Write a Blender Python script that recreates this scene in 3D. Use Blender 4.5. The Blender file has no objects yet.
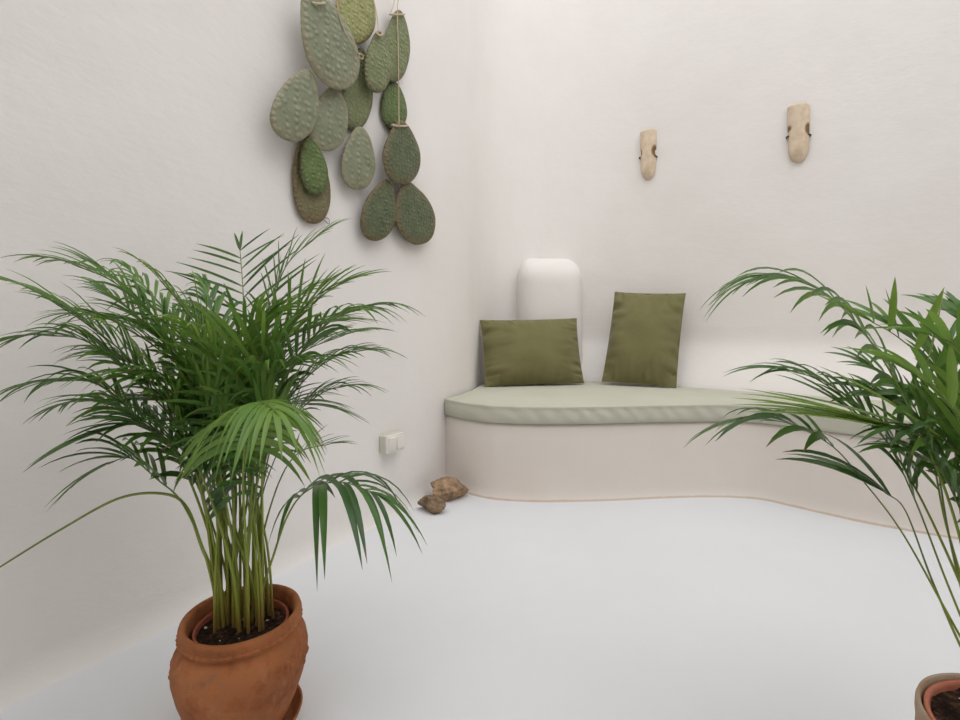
import bpy, bmesh, math, random
from mathutils import Vector, Matrix, noise

random.seed(7)
SC = bpy.context.scene
COL = SC.collection
F, HY, CX, H = 490.0, 325.0, 480.0, 0.83


def P(px, py, Y):
    """world point seen at pixel (px, py) of the 960x720 frame at depth Y (camera at (0,0,H) looking along +Y)"""
    return Vector(((px - CX) / F * Y, Y, H - (py - HY) / F * Y))


def FL(px, py, z=0.0):
    Y = (H - z) * F / (py - HY)
    return Vector(((px - CX) / F * Y, Y, z))


# ------------------------------------------------------------------ helpers
def mesh_obj(name, verts, faces, mat=None, parent=None, smooth=True, attrs=None, loc=None):
    me = bpy.data.meshes.new(name)
    me.from_pydata([tuple(v) for v in verts], [], faces)
    me.update()
    if smooth:
        me.polygons.foreach_set('use_smooth', [True] * len(me.polygons))
    if attrs:
        for k, vals in attrs.items():
            a = me.attributes.new(k, 'FLOAT', 'POINT')
            a.data.foreach_set('value', vals)
    if mat:
        me.materials.append(mat)
    o = bpy.data.objects.new(name, me)
    COL.objects.link(o)
    if parent:
        o.parent = parent
        o.matrix_parent_inverse = Matrix.Identity(4)
    if loc is not None:
        o.location = loc
    return o


def bm_obj(name, bm, mat=None, parent=None, smooth=True):
    bmesh.ops.recalc_face_normals(bm, faces=bm.faces)
    me = bpy.data.meshes.new(name)
    bm.to_mesh(me)
    bm.free()
    if smooth:
        me.polygons.foreach_set('use_smooth', [True] * len(me.polygons))
    if mat:
        me.materials.append(mat)
    o = bpy.data.objects.new(name, me)
    COL.objects.link(o)
    if parent:
        o.parent = parent
    return o


def tag(o, label, cat, group=None):
    o['label'] = label
    o['category'] = cat
    if group:
        o['group'] = group
    return o


def empty(name, loc, label, cat, group=None):
    o = bpy.data.objects.new(name, None)
    o.empty_display_size = 0.05
    COL.objects.link(o)
    o.location = loc
    return tag(o, label, cat, group)


def structure(o):
    o['kind'] = 'structure'
    return o


def catmull(pts, n):
    """n points, evenly spaced by length, on a Catmull-Rom curve through pts"""
    pts = [Vector(p) for p in pts]
    ext = [pts[0] * 2 - pts[1]] + pts + [pts[-1] * 2 - pts[-2]]
    dense = []
    for i in range(len(pts) - 1):
        p0, p1, p2, p3 = ext[i:i + 4]
        for k in range(24):
            t = k / 24.0
            dense.append(0.5 * ((2 * p1) + (p2 - p0) * t + (2 * p0 - 5 * p1 + 4 * p2 - p3) * t * t
                                + (3 * p1 - p0 - 3 * p2 + p3) * t ** 3))
    dense.append(pts[-1])
    L = [0.0]
    for a, b in zip(dense, dense[1:]):
        L.append(L[-1] + (b - a).length)
    out = []
    j = 0
    for i in range(n):
        s = L[-1] * i / (n - 1)
        while j < len(L) - 2 and L[j + 1] < s:
            j += 1
        d = L[j + 1] - L[j]
        out.append(dense[j].lerp(dense[j + 1], (s - L[j]) / d if d > 1e-9 else 0))
    return out


def normals2d(path):
    """unit left-hand normals of a plan path (x, y)"""
    out = []
    for i in range(len(path)):
        a = path[max(0, i - 1)]
        b = path[min(len(path) - 1, i + 1)]
        t = (b - a)
        t.z = 0
        t.normalize()
        out.append(Vector((t.y, -t.x, 0)))
    return out


def tube(path, radii, seg=6):
    """verts, faces of a tube along path"""
    V, Fc = [], []
    ref = None
    n = len(path)
    for i, p in enumerate(path):
        t = (path[min(n - 1, i + 1)] - path[max(0, i - 1)]).normalized()
        if ref is None:
            ref = t.orthogonal().normalized()
        u = (ref - t * ref.dot(t)).normalized()
        ref = u
        w = t.cross(u)
        r = radii[i] if hasattr(radii, '__len__') else radii
        for k in range(seg):
            a = 2 * math.pi * k / seg
            V.append(p + (u * math.cos(a) + w * math.sin(a)) * r)
    for i in range(n - 1):
        for k in range(seg):
            a = i * seg + k
            b = i * seg + (k + 1) % seg
            Fc.append((a, b, b + seg, a + seg))
    Fc.append(tuple(range(seg))[::-1])
    Fc.append(tuple((n - 1) * seg + k for k in range(seg)))
    return V, Fc


def lathe(profile, seg=72, cap_first=False, cap_last=False, wob=0.0, seed=0):
    V, Fc = [], []
    for i, (r, z) in enumerate(profile):
        for k in range(seg):
            a = 2 * math.pi * k / seg
            rr = r * (1 + wob * noise.noise(Vector((math.cos(a) * 1.5 + seed, math.sin(a) * 1.5, z * 8))))
            V.append(Vector((rr * math.cos(a), rr * math.sin(a), z)))
    for i in range(len(profile) - 1):
        for k in range(seg):
            a = i * seg + k
            b = i * seg + (k + 1) % seg
            Fc.append((a, b, b + seg, a + seg))
    if cap_first:
        Fc.append(tuple(range(seg))[::-1])
    if cap_last:
        n = len(profile) - 1
        Fc.append(tuple(n * seg + k for k in range(seg)))
    return V, Fc


# ------------------------------------------------------------------ materials
def lin(c):
    return tuple((x / 255 / 12.92) if x / 255 <= 0.04045 else ((x / 255 + 0.055) / 1.055) ** 2.4 for x in c) + (1,)


class Mat:
    def __init__(self, name, rough=0.7, spec=0.3):
        self.m = bpy.data.materials.new(name)
        self.m.use_nodes = True
        self.nt = self.m.node_tree
        self.b = self.nt.nodes['Principled BSDF']
        self.b.inputs['Roughness'].default_value = rough
        self.b.inputs['Specular IOR Level'].default_value = spec
        self._tc = None

    def n(self, t, **kw):
        nd = self.nt.nodes.new(t)
        for k, v in kw.items():
            if k.startswith('i_'):
                nd.inputs[k[2:].replace('_', ' ')].default_value = v
            else:
                setattr(nd, k, v)
        return nd

    def l(self, a, b):
        self.nt.links.new(a, b)

    def tc(self):
        if not self._tc:
            self._tc = self.n('ShaderNodeTexCoord')
        return self._tc.outputs['Object']

    def noise(self, scale, detail=4, rough=0.55, vec=None, stretch=None):
        nd = self.n('ShaderNodeTexNoise')
        nd.inputs['Scale'].default_value = scale
        nd.inputs['Detail'].default_value = detail
        nd.inputs['Roughness'].default_value = rough
        v = vec or self.tc()
        if stretch:
            mp = self.n('ShaderNodeMapping')
            mp.inputs['Scale'].default_value = stretch
            self.l(v, mp.inputs['Vector'])
            v = mp.outputs['Vector']
        self.l(v, nd.inputs['Vector'])
        return nd.outputs['Fac']

    def ramp(self, fac, stops):
        r = self.n('ShaderNodeValToRGB')
        e = r.color_ramp.elements
        while len(e) < len(stops):
            e.new(0.5)
        for el, (p, c) in zip(e, stops):
            el.position = p
            el.color = c if len(c) == 4 else lin(c)
        self.l(fac, r.inputs['Fac'])
        return r.outputs['Color']

    def mix(self, fac, a, b, mode='MIX'):
        m = self.n('ShaderNodeMix', data_type='RGBA', blend_type=mode)
        if isinstance(fac, (int, float)):
            m.inputs[0].default_value = fac
        else:
            self.l(fac, m.inputs[0])
        for s, v in ((m.inputs[6], a), (m.inputs[7], b)):
            if isinstance(v, tuple):
                s.default_value = v
            else:
                self.l(v, s)
        return m.outputs[2]

    def color(self, c):
        if isinstance(c, tuple):
            self.b.inputs['Base Color'].default_value = c if len(c) == 4 else lin(c)
        else:
            self.l(c, self.b.inputs['Base Color'])

    def bump(self, h, strength=0.2, dist=0.01):
        bp = self.n('ShaderNodeBump')
        bp.inputs['Strength'].default_value = strength
        bp.inputs['Distance'].default_value = dist
        self.l(h, bp.inputs['Height'])
        prev = self.b.inputs['Normal'].links
        if prev:
            self.l(prev[0].from_socket, bp.inputs['Normal'])
        self.l(bp.outputs['Normal'], self.b.inputs['Normal'])


def plaster(name, c1, c2, bump=0.35, sc=1.0, horiz=False, joint=False):
    m = Mat(name, 0.85, 0.15)
    f1 = m.noise(1.6 * sc, 5, 0.6)
    f2 = m.noise(9 * sc, 4, 0.6)
    base = m.ramp(f1, [(0.3, c2), (0.7, c1)])
    m.color(m.mix(m.ramp(f2, [(0.35, (0, 0, 0, 1)), (0.75, (0.25, 0.25, 0.25, 1))]), base, lin(c2)))
    if joint:
        sx = m.n('ShaderNodeSeparateXYZ')
        m.l(m.tc(), sx.inputs[0])
        ad = m.n('ShaderNodeMath', operation='MULTIPLY_ADD')
        m.l(m.noise(14, 4, 0.7), ad.inputs[0])
        ad.inputs[1].default_value = -0.011
        m.l(sx.outputs['Z'], ad.inputs[2])
        k = m.ramp(ad.outputs[0], [(0.0, (0.6, 0.6, 0.6, 1)), (0.002, (0, 0, 0, 1))])
        c0 = m.b.inputs['Base Color'].links[0].from_socket
        m.color(m.mix(k, c0, lin((186, 162, 136))))
    m.bump(m.noise(3.5 * sc, 3, 0.5), bump, 0.02)
    m.bump(m.noise(28 * sc, 4, 0.6, stretch=(1, 1, 2.4) if horiz else None), bump * 0.6, 0.004)
    m.bump(m.noise(160, 2, 0.5), 0.12, 0.001)
    return m.m


M_WALL = plaster('white_plaster', (234, 230, 227), (229, 224, 220), 0.36, horiz=True)
M_BENCH = plaster('bench_plaster', (226, 219, 212), (218, 209, 200), 0.25, joint=True)
M_FLOOR = plaster('floor_microcement', (222, 223, 225), (217, 218, 220), 0.10)


def fabric(name, c1, c2, wrinkle=0.0, weave=900):
    m = Mat(name, 0.9, 0.12)
    m.color(m.ramp(m.noise(7, 4), [(0.3, c2), (0.7, c1)]))
    if wrinkle:
        m.bump(m.noise(11, 3, 0.5), wrinkle, 0.012)
    m.bump(m.noise(weave, 2), 0.15, 0.0006)
    m.b.inputs['Sheen Weight'].default_value = 0.15
    return m.m


M_SAGE = fabric('sage_fabric', (192, 192, 170), (185, 186, 163), 0.12)
M_OLIVE = fabric('olive_fabric', (118, 114, 78), (111, 107, 70), 0.3)


def terracotta(name, c1, c2, c3, dirt=None):
    m = Mat(name, 0.8, 0.2)
    f = m.noise(11, 6, 0.7)
    base = m.ramp(f, [(0.34, c3), (0.5, c1), (0.64, c2)])
    bl = m.ramp(m.noise(17, 5, 0.7, stretch=(1, 1, 0.7)), [(0.56, (0, 0, 0, 1)), (0.70, (0.45, 0.45, 0.45, 1))])
    base = m.mix(bl, base, lin(tuple(min(255, int(x * 0.8 + 58)) for x in c1)))
    if dirt:
        d = m.ramp(m.noise(22, 5, 0.7), [(0.52, (0, 0, 0, 1)), (0.72, (0.75, 0.75, 0.75, 1))])
        base = m.mix(d, base, lin(dirt))
    m.color(base)
    m.bump(m.noise(34, 5, 0.65), 0.5, 0.005)
    m.bump(m.noise(120, 3), 0.3, 0.0015)
    return m.m


M_TERRA = terracotta('terracotta', (158, 97, 60), (176, 114, 72), (126, 76, 46), (118, 82, 60))
M_TERRA2 = terracotta('weathered_terracotta', (172, 150, 128), (182, 164, 146), (156, 120, 96), (150, 145, 132))
M_NURS = terracotta('nursery_pot_plastic', (150, 84, 62), (160, 92, 70), (135, 74, 55))
M_NURS2 = terracotta('inner_clay', (190, 118, 94), (198, 128, 104), (176, 106, 84))


def soil_mat():
    m = Mat('potting_soil', 0.95, 0.1)
    v = m.n('ShaderNodeTexVoronoi')
    v.inputs['Scale'].default_value = 95
    m.l(m.tc(), v.inputs['Vector'])
    base = m.ramp(m.noise(70, 5, 0.7), [(0.3, (18, 12, 9)), (0.52, (46, 32, 24)), (0.7, (104, 76, 58))])
    sep = m.n('ShaderNodeSeparateColor')
    m.l(v.outputs['Color'], sep.inputs[0])
    gt = m.n('ShaderNodeMath', operation='GREATER_THAN')
    gt.inputs[1].default_value = 0.91
    m.l(sep.outputs[0], gt.inputs[0])
    lt = m.n('ShaderNodeMath', operation='LESS_THAN')
    lt.inputs[1].default_value = 0.28
    m.l(v.outputs['Distance'], lt.inputs[0])
    mu = m.n('ShaderNodeMath', operation='MULTIPLY')
    m.l(gt.outputs[0], mu.inputs[0])
    m.l(lt.outputs[0], mu.inputs[1])
    m.color(m.mix(mu.outputs[0], base, lin((200, 190, 160))))
    m.bump(m.noise(110, 4, 0.7), 1.0, 0.006)
    return m.m


M_SOIL = soil_mat()


def leaf_mat(name, dark, mid, light):
    m = Mat(name, 0.38, 0.5)
    at = m.n('ShaderNodeAttribute', attribute_name='along')
    tn = m.n('ShaderNodeAttribute', attribute_name='tone')
    br = m.n('ShaderNodeAttribute', attribute_name='brown')
    base = m.ramp(tn.outputs['Fac'], [(0.0, dark), (0.5, mid), (1.0, light)])
    c = m.mix(br.outputs['Fac'], base, lin((132, 88, 58)))
    m.color(c)
    tr = m.n('ShaderNodeBsdfTranslucent')
    hs = m.n('ShaderNodeHueSaturation')
    hs.inputs['Hue'].default_value = 0.485
    hs.inputs['Value'].default_value = 1.5
    m.l(c, hs.inputs['Color'])
    m.l(hs.outputs[0], tr.inputs['Color'])
    mx = m.n('ShaderNodeMixShader')
    mx.inputs[0].default_value = 0.3
    m.l(m.b.outputs[0], mx.inputs[1])
    m.l(tr.outputs[0], mx.inputs[2])
    m.l(mx.outputs[0], m.nt.nodes['Material Output'].inputs['Surface'])
    return m.m


M_LEAF = leaf_mat('palm_leaf', (50, 82, 42), (82, 122, 48), (128, 158, 68))


def stem_mat():
    m = Mat('palm_stem', 0.45, 0.4)
    at = m.n('ShaderNodeAttribute', attribute_name='along')
    c = m.ramp(at.outputs['Fac'], [(0.0, (118, 84, 50)), (0.05, (134, 112, 56)), (0.13, (136, 142, 54)), (0.35, (130, 146, 54)), (0.7, (98, 118, 56)), (1.0, (78, 98, 48))])
    m.color(m.mix(m.ramp(m.noise(30, 3, stretch=(1, 1, 0.15)), [(0.4, (0, 0, 0, 1)), (0.7, (0.5, 0.5, 0.5, 1))]), c, lin((146, 150, 70))))
    return m.m


M_STEM = stem_mat()


def plain(name, c, rough=0.6, spec=0.3, metal=0):
    m = Mat(name, rough, spec)
    m.color(m.ramp(m.noise(25, 3), [(0.3, tuple(max(0, x - 8) for x in c)), (0.7, c)]))
    m.b.inputs['Metallic'].default_value = metal
    return m.m


M_SWITCH = plain('switch_plastic', (228, 224, 216), 0.35, 0.5)
M_BOX = plain('switch_box', (205, 204, 190), 0.5)
M_IRON = plain('black_iron', (46, 40, 34), 0.6)
M_CORD = plain('natural_cord', (196, 178, 152), 0.9)
M_WIRE = plain('grey_wire', (130, 130, 130), 0.5)


def rock_mat(name, c1, c2, c3):
    m = Mat(name, 0.9, 0.15)
    m.color(m.ramp(m.noise(24, 6, 0.7), [(0.3, c1), (0.5, c2), (0.68, c3)]))
    m.bump(m.noise(50, 6, 0.7), 0.8, 0.008)
    return m.m


M_ROCK1 = rock_mat('ochre_rock', (96, 80, 64), (156, 130, 104), (198, 164, 132))
M_ROCK2 = rock_mat('brown_rock', (84, 70, 56), (132, 112, 90), (172, 146, 118))


def cactus_mat(name, c1, c2, edge, scale=42, freck=0.0):
    m = Mat(name, 0.55, 0.35)
    at = m.n('ShaderNodeAttribute', attribute_name='rimness')
    base = m.ramp(m.noise(16, 5, 0.65), [(0.3, c2), (0.68, c1)])
    v = m.n('ShaderNodeTexVoronoi', feature='F1')
    v.inputs['Scale'].default_value = scale
    v.inputs['Randomness'].default_value = 0.55
    m.l(m.tc(), v.inputs['Vector'])
    dots = m.ramp(v.outputs['Distance'], [(0.0, (1, 1, 1, 1)), (0.55, (0, 0, 0, 1))])
    base = m.mix(m.mix(0.30, (0, 0, 0, 1), dots), base, lin(tuple(min(255, x + 34) for x in c1)))  # relief shading put into the colour: bumps lighter, crevices between them darker
    if freck:
        fr = m.ramp(m.noise(40, 5, 0.75), [(0.5, (0, 0, 0, 1)), (0.68, (freck,) * 3 + (1,))])
        base = m.mix(fr, base, lin(edge))
    e = m.ramp(at.outputs['Fac'], [(0.72, (0, 0, 0, 1)), (1.0, (0.75, 0.75, 0.75, 1))])
    m.color(m.mix(e, base, lin(edge)))
    m.bump(dots, 0.8, 0.006)
    m.bump(m.noise(70, 4), 0.3, 0.003)
    return m.m


MC_GREY = cactus_mat('grey_green_cactus', (134, 139, 114), (112, 117, 92), (146, 138, 112), 44)
MC_YEL = cactus_mat('yellow_green_cactus', (154, 155, 102), (130, 132, 82), (136, 124, 82), 56)
MC_GRN = cactus_mat('green_cactus', (124, 131, 92), (102, 110, 74), (104, 98, 68), 56)
MC_BRT = cactus_mat('bright_green_cactus', (100, 118, 66), (80, 98, 52), (82, 84, 52), 64)
MC_DRK = cactus_mat('dark_freckled_cactus', (90, 101, 72), (70, 82, 56), (112, 94, 66), 58, 0.6)
MC_BRN = cactus_mat('brownish_cactus', (122, 116, 84), (102, 98, 70), (112, 94, 66), 64, 0.5)


# ------------------------------------------------------------------ plan of the courtyard
WALL_PTS = [(-2.60, -1.30), (-1.90, -0.216), (-1.36, 0.62), (-1.045, 1.108), (-0.86, 1.40), (-0.645, 1.738), (-0.52, 1.93),
            (-0.393, 2.14), (-0.325, 2.263), (-0.178, 2.558), (-0.075, 2.86), (-0.01, 3.15), (0.10, 3.40), (0.32, 3.55),
            (0.60, 3.585), (0.86, 3.53), (1.12, 3.40), (1.42, 3.165), (1.72, 2.945), (2.02, 2.74), (2.52, 2.36), (3.05, 1.85),
            (3.30, 1.2), (3.35, 0.4), (3.35, -1.30)]
WALL = catmull([(x, y, 0) for x, y in WALL_PTS], 260)
WN = normals2d(WALL)


def wall_hit(px):
    """plan point, inward normal and tangent of the wall along the sight line of pixel column px"""
    k = (px - CX) / F
    for i in range(len(WALL) - 1):
        a, b = WALL[i], WALL[i + 1]
        fa, fb = a.x - k * a.y, b.x - k * b.y
        if a.y > 0.5 and b.y > 0.5 and fa * fb <= 0:
            t = fa / (fa - fb)
            p = a.lerp(b, t)
            n = WN[i].lerp(WN[i + 1], t).normalized()
            return p, n, Vector((-n.y, n.x, 0))
    raise ValueError(px)


i_c = min(range(len(WALL)), key=lambda i: (WALL[i] - Vector((0.10, 3.42, 0))).length)
i_r = min(range(len(WALL)), key=lambda i: (WALL[i] - Vector((3.05, 1.85, 0))).length)
WALL_TOP = 4.0


def wall_sweep(name, i0, i1, mat, thick=0.2):
    prof = [(0.034, -0.02), (0.034, 0.0), (0.026, 0.006), (0.016, 0.018), (0.006, 0.038), (0.0, 0.07)]
    z = 0.16
    while z < WALL_TOP:
        prof.append((0, z))
        z += 0.10
    prof += [(0, WALL_TOP), (-thick, WALL_TOP), (-thick, -0.02)]
    V, Fc = [], []
    m = len(prof)
    for i in range(i0, i1 + 1):
        p, n = WALL[i], WN[i]
        for off, z in prof:
            q = p + n * off + Vector((0, 0, z))
            if off >= 0 and z > 0.1:
                q += n * 0.006 * min(1, max(0, z - 0.85) * 2) * noise.noise(q * 1.8)
            V.append(q)
    for i in range(i1 - i0):
        for k in range(m):
            a, b = i * m + k, i * m + (k + 1) % m
            Fc.append((a, a + m, b + m, b))
    Fc.append(tuple(range(m)))
    Fc.append(tuple((i1 - i0) * m + k for k in range(m))[::-1])
    o = structure(mesh_obj(name, V, Fc, mat))
    # shading normals of the whole curved wall, so that the two halves meet without a seam
    nr = []
    for i in range(i0, i1 + 1):
        for k, (off, z) in enumerate(prof):
            if k >= m - 2:
                nr.append(-WN[i])
            elif 0 < k < 6:
                nr.append((WN[i] + Vector((0, 0, 1.0 - k / 5.0))).normalized())
            else:
                nr.append(WN[i])
    o.data.normals_split_custom_set_from_vertices([tuple(v) for v in nr])
    return o


wall_sweep('wall_left', 0, i_c, M_WALL)
wall_sweep('wall_back', i_c, i_r, M_WALL)
wall_sweep('wall_right', i_r, len(WALL) - 1, M_WALL)

fv = [(-3.6, -1.6, 0), (4.0, -1.6, 0), (4.0, 4.4, 0), (-3.6, 4.4, 0)]
fv += [(x, y, -0.1) for x, y, z in fv]
structure(mesh_obj('floor', fv, [(0, 1, 2, 3), (7, 6, 5, 4), (0, 4, 5, 1), (1, 5, 6, 2), (2, 6, 7, 3), (3, 7, 4, 0)], M_FLOOR, smooth=False))

# rear wall, behind the camera
rv = [(-2.9, -1.42, 0), (3.6, -1.42, 0), (3.6, -1.3, 0), (-2.9, -1.3, 0)]
rv += [(x, y, WALL_TOP) for x, y, z in rv]
structure(mesh_obj('wall_rear', rv, [(3, 2, 1, 0), (4, 5, 6, 7), (0, 1, 5, 4), (1, 2, 6, 5), (2, 3, 7, 6), (3, 0, 4, 7)], M_WALL, smooth=False))

# ------------------------------------------------------------------ built-in bench
FRONT_PX = [(440.5, 482.0), (447, 484.5), (457, 488.5), (470, 493), (485, 496.8), (500, 499), (540, 501), (600, 500), (660, 497.3), (700, 496.2), (735, 496.6), (765, 499.5), (800, 507.5),
            (860, 521), (920, 532), (960, 538.5)]
fp = [FL(x, y) for x, y in FRONT_PX]
fp += [Vector((2.12, 1.74, 0)), Vector((2.5, 1.46, 0)), Vector((3.0, 0.95, 0)), Vector((3.25, 0.55, 0))]
NB = 150
FRONT = catmull(fp, NB)
FN = normals2d(FRONT)
i_b0 = min(range(len(WALL)), key=lambda i: (WALL[i] - Vector((-0.178, 2.558, 0))).length)
i_b1 = min(range(len(WALL)), key=lambda i: (WALL[i] - Vector((3.35, 0.55, 0))).length)
BACK = catmull(WALL[i_b0:i_b1 + 1], NB)
BZ = 0.362
bench = empty('built_in_bench', (1.0, 2.7, 0), 'white plastered built-in bench curving along the back wall under the sage cushion', 'bench')
INV = Matrix.Translation((-1.0, -2.7, 0))
V, Fc = [], []
prof_f = [(0.016, 0.0), (0.010, 0.008), (0.004, 0.022), (0.0, 0.05), (0, 0.15), (0, 0.25), (0.0, BZ - 0.02), (-0.006, BZ - 0.006), (-0.02, BZ)]
m = len(prof_f) + 1
for i in range(NB):
    for off, z in prof_f:
        q = FRONT[i] + FN[i] * off + Vector((0, 0, z))
        if 0.04 < z < BZ - 0.03:
            q += FN[i] * 0.004 * noise.noise(q * 3)
        V.append(INV @ q)
    V.append(INV @ (BACK[i] + Vector((0, 0, BZ))))
for i in range(NB - 1):
    for k in range(m - 1):
        a = i * m + k
        Fc.append((a, a + m, a + m + 1, a + 1))
mesh_obj('seat_base', V, Fc, M_BENCH, bench)

# sloping plastered backrest that leans into the wall
i_k0 = min(range(len(WALL)), key=lambda i: (WALL[i] - Vector((0.10, 3.42, 0))).length)
prof_b = [(0.212, BZ - 0.01), (0.202, 0.44), (0.182, 0.475), (0.150, 0.52), (0.112, 0.565), (0.080, 0.605), (0.053, 0.640), (0.036, 0.665), (0.0235, 0.686), (0.0145, 0.705), (0.0082, 0.725), (0.0044, 0.745), (0.0022, 0.765), (0.0010, 0.785), (0.0004, 0.81), (-0.0006, 0.84)]
V, Fc = [], []
m = len(prof_b)
nb = i_b1 - i_k0
for i in range(i_k0, i_b1 + 1):
    s = min(1, (i - i_k0) / 8.0)
    s = s * s * (3 - 2 * s)
    for off, z in prof_b:
        V.append(INV @ (WALL[i] + WN[i] * (off * s - 0.004 * (1 - s)) + Vector((0, 0, z))))
for i in range(nb):
    for k in range(m - 1):
        a = i * m + k
        Fc.append((a, a + m, a + m + 1, a + 1))
mesh_obj('backrest', V, Fc, M_WALL, bench)

# seat cushion
cus = []
CT = 0.448


def backline(i):
    """rear edge of the cushion at station i: in front of the backrest foot"""
    t = i / (NB - 1)
    p = BACK[i]
    j = min(range(len(WALL)), key=lambda k: (WALL[k] - p).length)
    s = min(1, max(0, (j - i_k0) / 8.0))
    return p + WN[j] * (0.015 + 0.172 * s)


V, Fc = [], []
ring = None
for i in range(2, NB - 4):
    f, n = FRONT[i], FN[i]
    b = backline(i)
    d = (f - b)
    L = d.length
    u = d.normalized()
    # cross-section from the rear bottom round the front to the rear top
    e = 0.018
    z0 = BZ + 0.001
    wav = 0.0025 * noise.noise(Vector((f.x * 9, f.y * 9, 1.3)))
    pts = []
    fr = f + n * e
    def at(s, z, pull=0.0):
        q = b.lerp(fr, s) - u * pull
        q.z = z
        return q
    pts.append(at(0, z0))
    pts.append(at(0.5, z0))
    pts.append(at(1, z0, 0.012))
    pts.append(at(1, z0 + 0.006 + wav, 0.003))
    pts.append(at(1, z0 + 0.014 + wav, -0.003))
    pts.append(at(1, z0 + 0.030, -0.005 + wav))
    pts.append(at(1, z0 + 0.055, -0.004 - wav))
    pts.append(at(1, CT - 0.012, 0.000))
    pts.append(at(1, CT - 0.005, -0.003))
    pts.append(at(1, CT - 0.0005, 0.001))
    pts.append(at(1, CT, 0.008))
    for s in (0.9, 0.75, 0.6, 0.45, 0.3, 0.15, 0.04):
        q = at(s, CT)
        q.z += 0.010 * math.sin(math.pi * min(1, (1 - s) * 1.4 + 0.05)) * min(1, L * 2) + 0.002 * noise.noise(q * 6)
        pts.append(q)
    pts.append(at(0, CT - 0.006))
    if ring is None:
        ring = len(pts)
    V += pts
ns = len(V) // ring
for i in range(ns - 1):
    for k in range(ring):
        a, b_ = i * ring + k, i * ring + (k + 1) % ring
        Fc.append((a, a + ring, b_ + ring, b_))
Fc.append(tuple(range(ring)))
Fc.append(tuple((ns - 1) * ring + k for k in range(ring))[::-1])


def wrinkle_fabric():
    m = Mat('sage_cushion_fabric', 0.9, 0.12)
    m.color(m.ramp(m.noise(5, 4), [(0.3, (188, 187, 171)), (0.7, (194, 193, 178))]))
    w = m.n('ShaderNodeTexWave', wave_type='BANDS', bands_direction='DIAGONAL')
    w.inputs['Scale'].default_value = 7
    w.inputs['Distortion'].default_value = 3.5
    w.inputs['Detail'].default_value = 2
    w.inputs['Detail Scale'].default_value = 0.7
    m.l(m.tc(), w.inputs['Vector'])
    # gathers only along the boxed front border
    geo = m.n('ShaderNodeNewGeometry')
    sx = m.n('ShaderNodeSeparateXYZ')
    m.l(geo.outputs['True Normal'], sx.inputs[0])
    lt = m.n('ShaderNodeMath', operation='LESS_THAN')
    lt.inputs[1].default_value = 0.6
    m.l(sx.outputs['Z'], lt.inputs[0])
    mu = m.n('ShaderNodeMath', operation='MULTIPLY')
    m.l(lt.outputs[0], mu.inputs[0])
    m.l(w.outputs['Fac'], mu.inputs[1])
    m.bump(mu.outputs[0], 0.3, 0.012)
    m.bump(m.noise(6, 3, 0.5), 0.12, 0.012)
    m.bump(m.noise(900, 2), 0.12, 0.0006)
    return m.m


cush = mesh_obj('seat_cushion', V, Fc, wrinkle_fabric())
tag(cush, 'long sage green seat cushion following the curve of the white bench', 'cushion')

# rounded pillar in the corner
V, Fc = [], []
pc = Vector((0.492, 3.575, 0))
pdir = Vector((0.10, -0.995, 0)).normalized()
pside = Vector((-pdir.y, pdir.x, 0))
if pside.x < 0:
    pside = -pside
rows, cols = 40, 40
Zt, hw, dep = 1.312, 0.234, 0.215


def sup(x, n):
    return max(0.0, 1 - abs(x) ** n) ** (1.0 / n)


nz = 44
for r in range(nz + 1):
    # arc-length-like spacing over the shoulder
    t = r / nz
    z = 0.36 + (Zt - 0.36) * (t / 0.55 if t < 0.55 else 1) * (0.80 if t < 0.55 else 1)
    if t >= 0.55:
        a = (t - 0.55) / 0.45 * math.pi / 2
        zc = 0.36 + (Zt - 0.36) * 0.80
        z = zc + (Zt - zc) * math.sin(a) ** 0.85
        s = math.cos(a) ** 0.9 if a < math.pi / 2 - 1e-6 else 0.0
    else:
        s = 1.0
    for k in range(cols + 1):
        x = -1 + 2 * k / cols
        ang = math.pi * k / cols
        cx_, cy_ = -math.cos(ang), math.sin(ang)
        ex = 0.60
        xx = math.copysign(abs(cx_) ** ex, cx_)
        yy = abs(cy_) ** ex
        wtap = 1.0 - 0.03 * max(0, (z - 0.6))
        q = pc + pside * (xx * hw * (0.50 + 0.50 * s if s > 0 else 0.50) * wtap * (1 if s > 0 else 1)) + pdir * (yy * dep * s - 0.10 * (1 - s) * 0 - 0.0)
        if yy < 1e-6 or k in (0, cols):
            q -= pdir * 0.14
        q.z = z
        q += pdir * 0.004 * noise.noise(q * 5)
        V.append(q)
for r in range(nz):
    for k in range(cols):
        a = r * (cols + 1) + k
        Fc.append((a, a + 1, a + cols + 2, a + cols + 1))
pil = mesh_obj('plaster_pillar', V, Fc, M_WALL)
tag(pil, 'short white plastered pillar with rounded top rising from the bench corner', 'pillar')


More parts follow.
